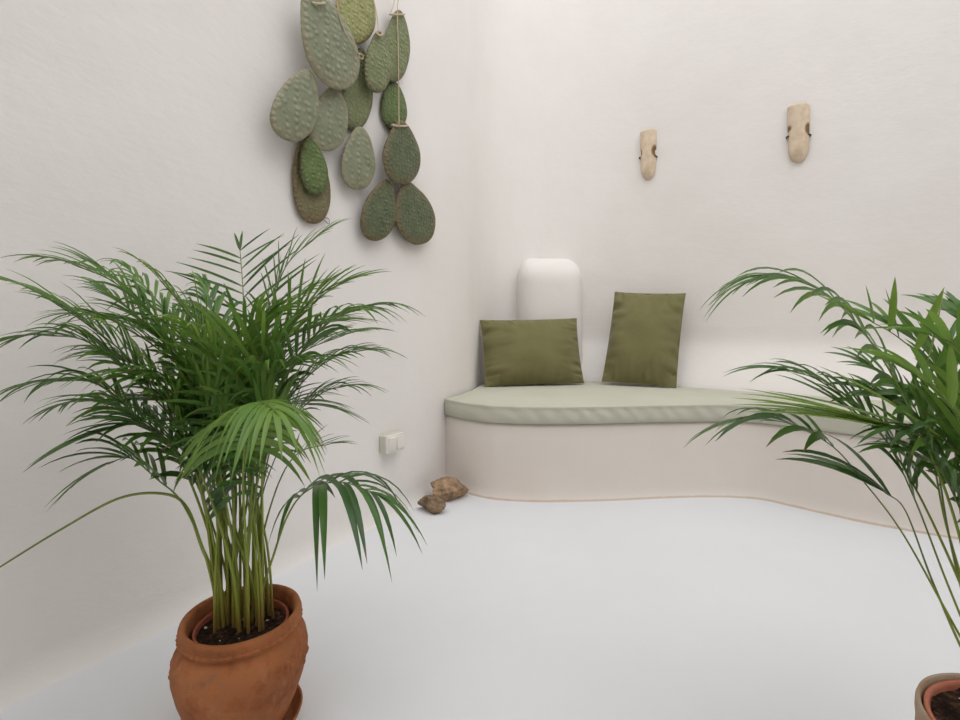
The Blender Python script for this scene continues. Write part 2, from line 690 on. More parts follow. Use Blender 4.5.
# ------------------------------------------------------------------ pillows
def pillow(name, tl, tr, br, bl, thick, label, seed):
    c = (tl + tr + br + bl) / 4
    un = ((tr - tl) + (br - bl)).normalized()
    vn = ((tl - bl) + (tr - br)).normalized()
    nn = un.cross(vn).normalized()       # towards the camera
    if nn.y > 0:
        nn = -nn
    root = empty(name, (bl + br) / 2, label, 'pillow', 'olive green pillows on the bench')
    inv = Matrix.Translation(-((bl + br) / 2))
    N = 48
    for side in (1,):
        V, Fc = [], []
        idx = {}
        for face in (1, -1):
            for j in range(N + 1):
                for i in range(N + 1):
                    if face == -1 and (i in (0, N) or j in (0, N)):
                        idx[(face, i, j)] = idx[(1, i, j)]
                        continue
                    # concentrate the stations near the seams
                    u = 0.5 - 0.5 * math.cos(math.pi * i / N)
                    v = 0.5 - 0.5 * math.cos(math.pi * j / N)
                    a, b = 2 * u - 1, 2 * v - 1
                    # sides pulled in between the corner ears
                    pin = 0.035
                    uu = 0.5 + 0.5 * a * (1 - pin * (1 - b * b) ** 0.8)
                    vv = 0.5 + 0.5 * b * (1 - pin * 0.8 * (1 - a * a) ** 0.8)
                    q = (bl.lerp(br, uu)).lerp(tl.lerp(tr, uu), vv)
                    prof = max(0, (1 - abs(a) ** 2.6)) ** 0.62 * max(0, (1 - abs(b) ** 2.6)) ** 0.62
                    h = thick * prof
                    # puckers that run in from the seams
                    edge = (1 - (1 - abs(a)) * 1.6) if abs(a) > abs(b) else (1 - (1 - abs(b)) * 1.6)
                    edge = max(0, edge) * min(1, prof * 5)
                    s = b if abs(a) > abs(b) else a
                    h += edge * 0.022 * noise.noise(Vector((s * 7.5 + seed, a * 0.8 + seed * 2.1, b * 0.8 + face)))
                    cr = noise.noise(Vector((s * 4.3 + seed * 3, seed, face * 0.5 + (a if abs(a) > abs(b) else b) * 0.9)))
                    h -= edge * 0.020 * max(0, 1 - 3.6 * abs(cr)) ** 1.3
                    h += prof * 0.016 * noise.noise(Vector((a * 1.7 + seed, b * 1.7 - seed, face)))
                    q = q + nn * face * h
                    idx[(face, i, j)] = len(V)
                    V.append(inv @ q)
            for j in range(N):
                for i in range(N):
                    f4 = (idx[(face, i, j)], idx[(face, i + 1, j)], idx[(face, i + 1, j + 1)], idx[(face, i, j + 1)])
                    Fc.append(f4 if face == 1 else f4[::-1])
        mesh_obj('pillow_cover', V, Fc, M_OLIVE, root)
        # seam round the edge
        loop = [idx[(1, i, 0)] for i in range(0, N + 1, 2)] + [idx[(1, N, j)] for j in range(2, N + 1, 2)] \
            + [idx[(1, i, N)] for i in range(N - 2, -1, -2)] + [idx[(1, 0, j)] for j in range(N - 2, -1, -2)]
        tv, tf = tube([V[k] for k in loop], 0.0028, 6)
        mesh_obj('seam', tv, tf, M_OLIVE, root)
    return root


def PZ(px, Y, z):
    return Vector(((px - CX) / F * Y, Y, z))


zc = CT + 0.014
pillow('scatter_pillow', P(480, 320.5, 3.16), P(576.5, 318.5, 3.28), P(584, 383, 3.12), P(485, 386.5, 3.00), 0.105,
       'olive green pillow lying on its long side in front of the pillar', 1.3)
pillow('scatter_pillow', P(615, 292, 3.33), P(685.5, 293.5, 3.12), P(676, 387.5, 2.95), P(602, 381.5, 3.12), 0.10,
       'olive green pillow standing upright on its short side against the backrest', 4.7)


# ------------------------------------------------------------------ wall sconces
def sconce_mat():
    m = Mat('aged_stoneware', 0.75, 0.25)
    at = m.n('ShaderNodeAttribute', attribute_name='worn')
    base = m.ramp(m.noise(18, 5, 0.6), [(0.3, (196, 174, 146)), (0.55, (216, 198, 174)), (0.75, (224, 206, 178))])
    m.color(m.mix(at.outputs['Fac'], base, lin((128, 96, 62))))
    m.bump(m.noise(40, 4), 0.3, 0.004)
    return m.m


M_SCON = sconce_mat()


def sconce(px, ytop, ybot, wpx, label, seed, notch, ragged):
    p, n, t = wall_hit(px)
    root = empty('wall_sconce', p + n * 0.004 + Vector((0, 0, H - (ybot - HY) / F * p.y)), label, 'wall lamp', 'stoneware wall lamps on the back wall')
    L = (ybot - ytop) / F * p.y
    # apparent half width -> radius, the half-pipe faces the room
    R = wpx / F * p.y / 2
    rows, cols = 40, 28
    V, Fc, W = [], [], []
    for shell in (0, 1):
        for r in range(rows + 1):
            v = r / rows
            z = L * v
            if v < 0.24:
                a = v / 0.24
                k = math.sqrt(max(0, 1 - (1 - a) ** 2)) * 0.92 + 0.06
            else:
                k = 0.98 + 0.02 * (v - 0.24)
            k *= 0.90 + 0.10 * min(1, v * 1.4)
            rr = R * k - (0.008 if shell else 0)
            if shell:
                z = max(z, 0.012)
            for c in range(cols + 1):
                ang = math.pi * c / cols
                xx, yy = math.cos(ang), math.sin(ang)
                zz = z
                if v > 0.9:
                    zz = L * 0.9 + (z - L * 0.9) * (1 - ragged * (0.5 + 0.5 * math.cos(ang * 0.9 + seed)) ** 2 * 2)
                worn = 0.0
                y2 = yy * 0.9 + 0.05
                for (sx, v0, sz, dp) in notch:
                    d = ((xx - sx) / 0.42) ** 2 + ((v - v0) / sz) ** 2
                    if d < 1:
                        worn = max(worn, min(1, (1 - d) * 2.2))
                        y2 = max(0.0, y2 - dp * (1 - d))
                q = t * (-xx * rr) + n * (y2 * rr) + Vector((0, 0, zz))
                q += n * 0.003 * noise.noise(Vector((xx * 2 + seed, yy * 2, v * 6)))
                V.append(q)
                W.append(worn)
    m = cols + 1
    off = (rows + 1) * m
    for r in range(rows):
        for c in range(cols):
            a = r * m + c
            Fc.append((a, a + 1, a + m + 1, a + m))
            b = off + a
            Fc.append((b, b + m, b + m + 1, b + 1))
    for c in range(cols):
        a = rows * m + c
        Fc.append((a, a + 1, off + a + 1, off + a))
    for r in range(rows):
        for c in (0, cols):
            a = r * m + c
            Fc.append((a, a + m, off + a + m, off + a))
    mesh_obj('shade', V, Fc, M_SCON, root, attrs={'worn': W})
    for s, vz in ((1, 0.44), (-1, 0.47)):
        pth = [t * (s * (R + 0.003)) + Vector((0, 0, L * vz)) - n * 0.006, t * (s * (R + 0.003)) + Vector((0, 0, L * vz)) + n * 0.014,
               t * (s * (R + 0.003)) + Vector((0, 0, L * vz)) + n * 0.022, t * (s * (R - 0.006)) + Vector((0, 0, L * vz + 0.002)) + n * 0.028]
        tv, tf = tube(pth, 0.0042, 8)
        mesh_obj('bracket_hook', tv, tf, M_IRON, root)
    return root


sconce(648.8, 132, 180, 15.8, 'smaller looking stoneware wall lamp with a brown notch, straight above the upright pillow', 1.0,
       [(-0.92, 0.56, 0.13, 0.55), (1.0, 0.55, 0.10, 0.3)], 0.05)
sconce(798.5, 106.5, 163, 18.8, 'stoneware wall lamp with slanted top edge, the one above the right palm', 3.0,
       [(-0.97, 0.55, 0.12, 0.30), (1.0, 0.60, 0.06, 0.15)], 0.16)

# ------------------------------------------------------------------ light switch
p, n, t = wall_hit(388)
sw = empty('light_switch', p + n * 0.004 + Vector((0, 0, H - (441.5 - HY) / F * p.y)), 'white double light switch on the left wall above the rocks', 'light switch')
rot = Matrix((t, n, Vector((0, 0, 1)))).transposed().to_4x4()


def rbox(bm, c, s, bev):
    g = bmesh.ops.create_cube(bm, size=1)
    bmesh.ops.scale(bm, vec=s, verts=g['verts'])
    bmesh.ops.translate(bm, vec=c, verts=g['verts'])
    es = list({e for v in g['verts'] for e in v.link_edges})
    bmesh.ops.bevel(bm, geom=es, offset=bev, segments=3, affect='EDGES', profile=0.6)


bm = bmesh.new()
rbox(bm, (0, 0.016, 0), (0.114, 0.036, 0.072), 0.003)
bm.transform(rot)
bm_obj('switch_box', bm, M_BOX, sw)
bm = bmesh.new()
rbox(bm, (0, 0.037, 0), (0.116, 0.010, 0.074), 0.003)
bm.transform(rot)
bm_obj('frame', bm, M_SWITCH, sw)
for s in (-1, 1):
    bm = bmesh.new()
    rbox(bm, (0, 0, 0), (0.046, 0.010, 0.056), 0.002)
    bm.transform(Matrix.Translation((s * 0.0265, 0.042, 0)) @ Matrix.Rotation(math.radians(3 * s), 4, 'X'))
    bm.transform(rot)
    bm_obj('rocker', bm, M_SWITCH, sw)


# ------------------------------------------------------------------ rocks
def rock(px, ybot, w, d, h, rz, seed, mat, label):
    bm = bmesh.new()
    bmesh.ops.create_icosphere(bm, subdivisions=5, radius=1)
    rng = random.Random(seed)
    planes = []
    for k in range(15):
        v = Vector((rng.uniform(-1, 1), rng.uniform(-1, 1), rng.uniform(-0.7, 1))).normalized()
        planes.append((v, rng.uniform(0.50, 0.84)))
    for v in bm.verts:
        q = v.co.copy()
        for nrm, dist in planes:
            dd = q.dot(nrm) - dist
            if dd > 0:
                q -= nrm * dd * 0.93
        q += v.co * (0.10 * noise.noise(q * 2.2 + Vector((seed, 0, 0))) + 0.12 * (0.35 - abs(noise.noise(q * 3.4 + Vector((0, seed, 0))))) + 0.05 * noise.noise(q * 8) + 0.03 * noise.noise(q * 17))
        v.co = q
    zs = [v.co.z for v in bm.verts]
    xs = [v.co.x for v in bm.verts]
    ys = [v.co.y for v in bm.verts]
    sx, sy, sz = w / (max(xs) - min(xs)), d / (max(ys) - min(ys)), h / (max(zs) - min(zs))
    z0 = min(zs)
    for v in bm.verts:
        v.co = Vector((v.co.x * sx, v.co.y * sy, max(0.0, (v.co.z - z0) * sz - 0.006)))
    o = bm_obj('rock', bm, mat)
    o.location = FL(px, ybot) + Vector((0, d * 0.45, 0))
    o.rotation_euler = (0, 0, rz)
    return tag(o, label, 'rock', 'rocks beside the bench')


rock(449.5, 503.5, 0.195, 0.13, 0.108, 0.35, 3, M_ROCK1, 'larger ochre rock on the floor against the bench corner')
rock(430.5, 514.5, 0.145, 0.10, 0.078, -0.3, 11, M_ROCK2, 'smaller brown rock on the floor in front of the larger one')


# ------------------------------------------------------------------ prickly pear pads
def pad(top, bot, wpx, off, mat, thick, label, bulge=0.0, seed=0):
    """pad hanging flat before the left wall; top and bottom are where its two ends show, wpx its apparent width"""
    cpx = ((top[0] + bot[0]) / 2, (top[1] + bot[1]) / 2)
    p, n, t = wall_hit(cpx[0])
    pl = p + n * off

    def hit(px, py):
        d = Vector(((px - CX) / F, 1, -(py - HY) / F))
        o = Vector((0, 0, H))
        k = (pl - o).dot(n) / d.dot(n)
        return o + d * k
    c = hit(*cpx)
    ax = (Vector(bot) - Vector(top)) if False else Vector((bot[0] - top[0], bot[1] - top[1], 0))
    L = ax.length
    ax.normalize()
    sd = Vector((ax.y, -ax.x, 0))
    rings, seg = 12, 64
    V, Fc, A = [], [], []
    out = []
    for k in range(seg):
        a = 2 * math.pi * k / seg
        y = -math.cos(a)                      # -1 at the top (stalk end), 1 at the bottom
        x = math.sin(a)
        wf = 0.80 + 0.24 * y + bulge * (1 - y * y)   # egg shape, wide at the bottom
        wf /= 0.86
        tip = 1.0
        x2 = math.copysign(abs(x) ** 0.92, x) * wf
        r = 1 + 0.035 * noise.noise(Vector((math.cos(a) * 1.3 + seed, math.sin(a) * 1.3, seed * 0.7)))
        out.append((x2 * wpx / 2 * r, y * L / 2 * r))
    mxx = max(abs(o[0]) for o in out)
    out = [(o[0] * wpx / 2 / mxx, o[1]) for o in out]
    for face in (1, -1):
        for j in range(rings + 1):
            s = math.sin(j / rings * math.pi / 2)    # 0 centre .. 1 edge
            for (ox, oy) in out:
                q = hit(cpx[0] + sd.x * ox * s + ax.x * oy * s, cpx[1] + sd.y * ox * s + ax.y * oy * s)
                h = thick * (max(0, 1 - s ** 4)) ** 0.5
                q = q + n * face * h
                q += n * face * 0.003 * noise.noise(q * 14 + Vector((seed, 0, 0))) * (1 if s < 1 else 0)
                V.append(q - c)
                A.append(s)
    per = (rings + 1) * seg
    for f in (0, 1):
        for j in range(rings):
            for k in range(seg):
                a = f * per + j * seg + k
                b = f * per + j * seg + (k + 1) % seg
                Fc.append((a, b, b + seg, a + seg) if f else (a, a + seg, b + seg, b))
    o = mesh_obj('cactus_pad', V, Fc, mat, attrs={'rimness': A}, loc=c)
    me = o.data
    bm = bmesh.new()
    bm.from_mesh(me)
    bmesh.ops.remove_doubles(bm, verts=bm.verts, dist=1e-5)
    bmesh.ops.recalc_face_normals(bm, faces=bm.faces)
    bm.to_mesh(me)
    bm.free()
    return tag(o, label, 'cactus pad', 'prickly pear pads hanging on the left wall')


T = 0.013
pad((307.5, -12), (345.5, 89), 50.5, 0.088, MC_GREY, 0.016, 'largest grey-green cactus pad, at the top left of the cluster, tilted to the right', 0.06, 1)
pad((353, -32), (357, 43.5), 40, 0.040, MC_YEL, 0.014, 'yellowish cactus pad cut by the top of the photo, beside the largest pad', 0.04, 2)
pad((307, 69), (286.5, 140.5), 47.5, 0.074, MC_GREY, 0.014, 'round pale grey-green cactus pad at the far left of the cluster', 0.10, 3)
pad((334, 86), (325, 151), 39, 0.047, MC_GREY, 0.013, 'grey-green cactus pad hanging just below the largest pad', 0.08, 4)
pad((361, 48), (354, 131), 31, 0.0155, MC_GRN, 0.012, 'narrow olive cactus pad partly hidden behind the lower edge of the largest pad', 0.12, 5)
pad((379, 31), (377, 92.5), 27, 0.068, MC_GRN, 0.013, 'light green cactus pad under the yellowish pad, overlapping the corded one', 0.08, 6)
pad((399, 10), (393, 82.5), 28, 0.040, MC_GRN, 0.013, 'green cactus pad with a cord tied round its top, upper right of the cluster', 0.13, 7)
pad((392, 80), (395, 130), 26, 0.0145, MC_BRT, 0.012, 'small dark-edged green cactus pad with the cord running across its front', 0.08, 8)
pad((400.5, 121), (402.5, 185), 38, 0.056, MC_DRK, 0.014, 'freckled dark cactus pad from whose lower end two more pads hang', 0.16, 9)
pad((387, 179.5), (372.5, 241), 35, 0.040, MC_DRK, 0.013, 'lowest left one of the two dark pads below the freckled pad', 0.12, 10)
pad((405.5, 181.5), (421.5, 244), 39.5, 0.040, MC_DRK, 0.013, 'lowest right cactus pad, the dark one nearest to the bench', 0.12, 11)
pad((305, 134), (315.5, 225), 38, 0.0165, MC_BRN, 0.012, 'long brownish cactus pad behind the small bright green pad', 0.10, 12)
pad((308, 137), (318, 195), 27, 0.0445, MC_BRT, 0.012, 'small bright green cactus pad lying over the long brownish pad', 0.08, 13)
pad((360, 126), (357, 190), 34, 0.0385, MC_GREY, 0.013, 'grey-green drop shaped cactus pad alone in the middle below the olive pad', 0.06, 14)


def on_wall(px, py, off):
    p, n, t = wall_hit(390 if px > 350 else 320)
    pl = p + n * off
    d = Vector(((px - CX) / F, 1, -(py - HY) / F))
    o = Vector((0, 0, H))
    return o + d * ((pl - o).dot(n) / d.dot(n))


def cord(name, pts, r, label, mat=M_CORD, ties=()):
    path = catmull([on_wall(*q) for q in pts], 40)
    tv, tf = tube(path, r, 6)
    root = empty(name, path[-1], label, 'cord')
    inv = -path[-1]
    mesh_obj('strand', [v + inv for v in tv], tf, mat, root)
    for (px, py, w, hgt, off, thk) in ties:
        pth = []
        for k in range(29):
            a = 2 * math.pi * k / 14
            q = on_wall(px + math.cos(a) * w, py + math.sin(a) * hgt + 0.8 * k / 28, off)
            p_, n_, t_ = wall_hit(390)
            pth.append(q + n_ * thk * math.sin(a))
        tv, tf = tube(pth, r * 1.45, 6)
        mesh_obj('knot', [v + inv for v in tv], tf, mat, root)
    return root


cord('hanging_cord', [(403, -30, 0.012), (400, -12, 0.025), (397.5, 9, 0.058), (398, 40, 0.060), (398.6, 80, 0.060), (399, 126, 0.078)], 0.0022,
     'natural cord running down the right pads to the freckled dark pad',
     ties=[(397, 14, 6.5, 1.6, 0.042, 0.019), (399.5, 125, 7, 1.8, 0.058, 0.021)])
cord('hanging_cord', [(388, -34, 0.012), (392, -14, 0.03), (394, 2, 0.040), (391, 12, 0.047)], 0.0015, 'short cord slanting out of the photo above the corded green pad')
cord('hanging_cord', [(370, -34, 0.012), (374, 0, 0.052), (377, 16, 0.072), (378.5, 33, 0.086)], 0.0022, 'cord tied to the light green pad beside the yellowish pad',
     ties=[(379.5, 33, 2.6, 2.6, 0.084, 0.006)])
cord('hanging_cord', [(315, -40, 0.012), (318, -16, 0.09), (319, 1, 0.112)], 0.0022, 'cord tied to the top of the largest grey-green pad',
     ties=[(319, 2.5, 6, 1.4, 0.106, 0.008)])
cord('hanging_cord', [(335, -10, 0.10), (341, 22, 0.104), (352, 43, 0.104), (360, 57, 0.090)], 0.0016, 'thin cord along the right edge of the largest pad',
     ties=[(361, 56, 2.2, 3.2, 0.044, 0.006)])

p, n, t = wall_hit(327)
hk = [on_wall(321, 217, 0.02), on_wall(325, 221, 0.015), on_wall(329, 224, 0.012), on_wall(328.5, 218.5, 0.010), on_wall(324, 218, 0.006), on_wall(324, 217, -0.004)]
tv, tf = tube(catmull(hk, 24), 0.0014, 6)
wl = mesh_obj('wire_loop', [v - hk[1] for v in tv], tf, M_WIRE, loc=hk[1])
tag(wl, 'small grey wire loop holding the bottom of the long brownish pad', 'wire')


# ------------------------------------------------------------------ pots
def ornate_pot(name, loc, zr, R, label, mat):
    root = empty(name, loc, label, 'plant pot')
    b = 0.016
    k = R / 0.114
    prof = [(0.0, b), (0.080, b), (0.086, b + 0.004), (0.094, 0.045), (0.107, 0.075), (0.119, 0.110), (0.1265, 0.145), (0.1272, 0.165), (0.1235, 0.185),
            (0.116, 0.200), (0.1085, 0.208), (0.1065, 0.212), (0.1085, 0.214), (0.1125, 0.2155), (0.1140, 0.219), (0.1145, 0.230), (0.1150, 0.236), (0.1130, 0.2415), (0.1080, 0.243),
            (0.1030, 0.241), (0.1000, 0.235), (0.0975, 0.215), (0.1000, 0.19), (0.105, 0.16), (0.10, 0.1), (0.08, b + 0.014), (0.0, b + 0.014)]
    prof = [(r * k, z * zr / 0.243) for r, z in prof]
    V, Fc = lathe(prof, 96, wob=0.012, seed=2)
    mesh_obj('pot_body', V, Fc, mat, root)
    # thumbed rope moulding under the lip
    V, Fc = [], []
    nseg, ring = 288, 8
    zz = 0.2215 * zr / 0.243
    for i in range(nseg):
        a = 2 * math.pi * i / nseg
        tw = 0.5 + 0.5 * math.cos(a * 48)
        for j in range(ring):
            b2 = 2 * math.pi * j / ring
            rr = 0.0020 + 0.0020 * tw
            r_ = 0.1135 * k + rr * math.cos(b2)
            V.append(Vector((r_ * math.cos(a), r_ * math.sin(a), zz + rr * 1.3 * math.sin(b2))))
    for i in range(nseg):
        for j in range(ring):
            a, b3 = i * ring + j, i * ring + (j + 1) % ring
            c, d = ((i + 1) % nseg) * ring + j, ((i + 1) % nseg) * ring + (j + 1) % ring
            Fc.append((a, c, d, b3))
    mesh_obj('rope_moulding', V, Fc, mat, root)
    # relief ornaments on both flanks
    for az in (-0.12, math.pi + 0.25):
        bm = bmesh.new()
        rng = random.Random(int(az * 10))
        for q in range(34):
            u = rng.uniform(-1, 1)
            w = rng.uniform(-1, 1)
            if u * u + w * w > 1:
                continue
            a = az + u * 0.36
            z = (0.158 + w * 0.034)
            rb = 0.1235 - 9 * (z - 0.158) ** 2
            g = bmesh.ops.create_icosphere(bm, subdivisions=2, radius=rng.uniform(0.0045, 0.0085))
            bmesh.ops.translate(bm, vec=(rb * k * math.cos(a), rb * k * math.sin(a), z * zr / 0.243), verts=g['verts'])
        bm_obj('relief_ornament', bm, mat, root)
    return root


def saucer(loc, R, label, mat):
    prof = [(0, 0.0), (R * 0.80, 0.0), (R * 0.86, 0.004), (R * 0.985, 0.036), (R, 0.040), (R * 0.985, 0.042), (R * 0.955, 0.039), (R * 0.84, 0.013), (R * 0.80, 0.0115), (0, 0.0115)]
    V, Fc = lathe(prof, 72)
    o = mesh_obj('saucer', V, Fc, mat, loc=loc)
    return tag(o, label, 'saucer')


LP = Vector((-0.485, 1.0, 0))
RP = Vector((0.772, 0.672, 0))
ornate_pot('terracotta_pot', LP, 0.245, 0.1128, 'orange terracotta pot with rope-edged lip, at the lower left', M_TERRA)
saucer(LP, 0.116, 'terracotta saucer under the orange pot at the lower left', M_TERRA)


def heavy_pot(name, loc, zr, R, label, mat):
    root = empty(name, loc, label, 'plant pot')
    prof = [(0, 0.016), (R * 0.62, 0.016), (R * 0.68, 0.03), (R * 0.90, zr * 0.45), (R * 1.0, zr * 0.72), (R * 0.985, zr * 0.88), (R * 0.995, zr - 0.018), (R * 0.99, zr - 0.006), (R * 0.975, zr),
            (R * 0.945, zr - 0.001), (R * 0.935, zr - 0.008), (R * 0.915, zr - 0.05), (R * 0.85, zr * 0.45), (R * 0.6, 0.032), (0, 0.032)]
    V, Fc = lathe(prof, 96, wob=0.01, seed=5)
    mesh_obj('pot_body', V, Fc, mat, root)
    return root


heavy_pot('terracotta_pot', RP, 0.2615, 0.133, 'pale weathered terracotta pot cut by the lower right corner of the photo', M_TERRA2)
saucer(RP, 0.118, 'terracotta saucer under the pale weathered pot at the lower right', M_TERRA2)


# ------------------------------------------------------------------ areca palms
def leaflet(V, Fc, A, Tn, B, base, d, up, L, w, droop, tone, brown, curl=0.0, segs=7):
    """one leaflet: a folded blade that arches down under its own weight"""
    i0 = len(V)
    pts = []
    for k in range(segs + 1):
        s = k / segs
        q = base + d * (L * (s - 0.10 * droop * s * s)) + Vector((0, 0, -1)) * (droop * L * 0.62 * s ** 2.1)
        pts.append(q)
    for k in range(segs + 1):
        s = k / segs
        t = (pts[min(segs, k + 1)] - pts[max(0, k - 1)]).normalized()
        side = t.cross(up)
        if side.length < 1e-4:
            side = t.orthogonal()
        side.normalize()
        nn = side.cross(t).normalized()
        ww = w * (0.34 + 0.66 * min(1, s / 0.18) ** 0.7) * (1 - max(0, (s - 0.42) / 0.58) ** 1.9)
        ww = max(ww, 0.0004)
        c = pts[k]
        V += [c - side * ww / 2 + nn * ww * 0.16, c - nn * ww * 0.04, c + side * ww / 2 + nn * ww * 0.16]
        A += [s] * 3
        Tn += [max(0, min(1, tone))] * 3
        bb = 0.0
        if brown > 0:
            bb = max(0, min(1, (s - (1 - brown)) / max(0.02, brown * 0.4)))
        B += [bb] * 3
    for k in range(segs):
        a = i0 + k * 3
        Fc.append((a, a + 1, a + 4, a + 3))
        Fc.append((a + 1, a + 2, a + 5, a + 4))


def frond(root, org, pts, rng, t0=0.45, n=18, L=0.20, w=0.014, droop=0.5, vee=25, a0=62, a1=22, tone=0.5, az=None, r0=0.0042, fat_end=False, lmin=0.45, roll=0.0, tl=0.6, sides=(-1, 1)):
    path = catmull(pts, 60)
    inv = -org
    # stem
    rad = [r0 * (1 - 0.80 * (i / 59.0) ** 0.8) + 0.0004 for i in range(60)]
    tv, tf = tube(path, rad, 7)
    al = [i / 59.0 for i in range(60) for _ in range(7)]
    hor = path[-1] - path[0]
    hor.z = 0
    if az is not None:
        hor = Vector((math.cos(az), math.sin(az), 0))
    hor.normalize()
    side0 = Vector((hor.y, -hor.x, 0))
    V, Fc, A, Tn, B = [], [], [], [], []
    for j in range(n):
        u = (j + 0.5) / n
        for sgn in sides:
            uu = u + rng.uniform(-0.25, 0.25) / n + (0.25 / n if sgn > 0 else -0.25 / n)
            uu = min(0.995, max(0.0, uu))
            s = t0 + (1 - t0) * uu
            f = s * 59
            i = min(58, int(f))
            b = path[i].lerp(path[i + 1], f - i)
            T_ = (path[min(59, i + 2)] - path[max(0, i - 1)]).normalized()
            sd = (side0 - T_ * side0.dot(T_)).normalized()
            up = sd.cross(T_).normalized()
            if roll:
                R_ = Matrix.Rotation(roll, 3, T_)
                sd = R_ @ sd
                up = R_ @ up
            ang = math.radians(a0 + (a1 - a0) * uu ** 1.2 + rng.uniform(-6, 6))
            ve = math.radians(vee + rng.uniform(-9, 9))
            d = T_ * math.cos(ang) + (sd * sgn * math.cos(ve) + up * math.sin(ve)) * math.sin(ang)
            ll = L * (lmin + (1 - lmin) * math.sin(math.pi * min(1, 0.18 + uu * 0.82)) ** 0.8) * rng.uniform(0.88, 1.08)
            br = rng.choice((0, 0, 0, 0, 0.04, 0.06, 0.12)) if rng.random() < 0.8 else 0
            leaflet(V, Fc, A, Tn, B, b + inv, d.normalized(), up, ll, w * rng.uniform(0.85, 1.12) * (1 - 0.25 * uu),
                    droop * rng.uniform(0.75, 1.25), tone + rng.uniform(-0.18, 0.18), br)
    # terminal pair
    T_ = (path[-1] - path[-4]).normalized()
    sd = (side0 - T_ * side0.dot(T_)).normalized()
    up = sd.cross(T_).normalized()
    for sgn in sides:
        d = (T_ + sd * sgn * 0.16).normalized()
        leaflet(V, Fc, A, Tn, B, path[-1] + inv, d, up, L * (0.75 if fat_end else tl), w * (1.5 if fat_end else 0.9), droop * 0.9, tone, 0)
    fr = mesh_obj('frond', V, Fc, M_LEAF, root, attrs={'along': A, 'tone': Tn, 'brown': B})
    mesh_obj('stem', [v + inv for v in tv], tf, M_STEM, fr, attrs={'along': al})
    return fr


def nursery(root, zr, R, depth, rim_mat, soil_z, seed):
    prof = [(R * 0.75, zr - depth), (R * 0.97, zr - 0.012), (R, zr - 0.012), (R * 1.0, zr), (R * 0.955, zr + 0.001), (R * 0.94, zr - 0.004), (R * 0.9, zr - 0.05), (R * 0.72, zr - depth + 0.004), (0, zr - depth + 0.004)]
    V, Fc = lathe(prof, 64, cap_first=True)
    mesh_obj('nursery_pot', V, Fc, rim_mat, root)
    V, Fc = [], []
    rings, seg = 16, 56
    for j in range(rings + 1):
        for k in range(seg):
            a = 2 * math.pi * k / seg
            r = R * 0.925 * j / rings
            q = Vector((r * math.cos(a), r * math.sin(a), soil_z))
            q.z += 0.006 * noise.noise(q * 45 + Vector((seed, 0, 0))) + 0.004 * noise.noise(q * 120)
            V.append(q)
    for j in range(rings):
        for k in range(seg):
            a, b = j * seg + k, j * seg + (k + 1) % seg
            Fc.append((a, a + seg, b + seg, b))
    mesh_obj('soil', V, Fc, M_SOIL, root)


rng = random.Random(21)
palm = empty('areca_palm', LP + Vector((0, 0, 0.032)), 'lush areca palm growing in the orange pot at the left', 'palm')
nursery(palm, 0.192, 0.0885, 0.15, M_NURS, 0.181, 1)
LO = LP + Vector((0, 0, 0.032))


def base(ang, r, z=0.205):
    return LP + Vector((math.cos(ang) * r - 0.006, math.sin(ang) * r * 0.8 + 0.014, z))


def lf(pixels, ang=None, r=None, **kw):
    """left palm frond through sight points (px, py, depth)"""
    pts = [P(*q) for q in pixels]
    hor = pts[-1] - LP
    a = math.atan2(hor.y, hor.x) if ang is None else ang
    rr = rng.uniform(0.018, 0.062) if r is None else r
    b = base(a, rr)
    for q_, f_ in (('L', 1.32), ('w', 0.80), ('n', 1.3)):
        if kw.get('t0', 0) < 0.84 or q_ == 'w':
            kw[q_] = kw.get(q_, {'L': 0.2, 'w': 0.014, 'n': 18}[q_]) * f_
    kw['n'] = int(kw['n'] + 0.5)
    kw.setdefault('a0', 52)
    kw.setdefault('a1', 16)
    kw.setdefault('r0', rng.uniform(0.0024, 0.0036))
    pts = [b, b + Vector(((pts[0].x - b.x) * 0.25, (pts[0].y - b.y) * 0.25, (pts[0].z - b.z) * 0.45))] + pts
    return frond(palm, LO, pts, rng, **kw)


# left-reaching fronds
lf([(205, 420, 1.0), (165, 335, 0.98), (118, 285, 0.97), (72, 264, 0.96)], L=0.17, droop=0.55, tone=0.5, n=22)
lf([(190, 440, 0.95), (135, 365, 0.90), (88, 325, 0.88), (50, 300, 0.87)], L=0.16, droop=0.5, tone=0.55, n=13, fat_end=True, t0=0.62)
lf([(185, 440, 0.97), (140, 385, 0.93), (88, 342, 0.90), (42, 335, 0.88)], L=0.15, droop=0.7, tone=0.45, n=18)
lf([(180, 460, 0.98), (140, 420, 0.96), (98, 384, 0.95), (50, 381, 0.94)], L=0.15, droop=0.75, tone=0.35, n=16)
lf([(190, 470, 1.02), (150, 425, 1.05), (110, 402, 1.07), (75, 402, 1.08)], L=0.15, droop=0.6, tone=0.25, n=16)
lf([(195, 470, 0.96), (165, 435, 0.93), (138, 424, 0.90), (114, 428, 0.88)], L=0.13, droop=0.5, tone=0.2, n=12, w=0.018, fat_end=True)
lf([(200, 540, 0.97), (180, 500, 0.95), (158, 480, 0.93), (130, 458, 0.92), (108, 464, 0.91)], L=0.13, droop=0.6, tone=0.3, n=5, t0=0.72, w=0.020)
# long bare leaf stalk arching out of the frame
lf([(203, 550, 0.98), (187, 508, 0.96), (165, 494, 0.94), (120, 498, 0.91), (60, 530, 0.88), (0, 567, 0.85), (-60, 605, 0.83)], L=0.16, droop=0.6, tone=0.5, n=8, t0=0.86, r0=0.0040)
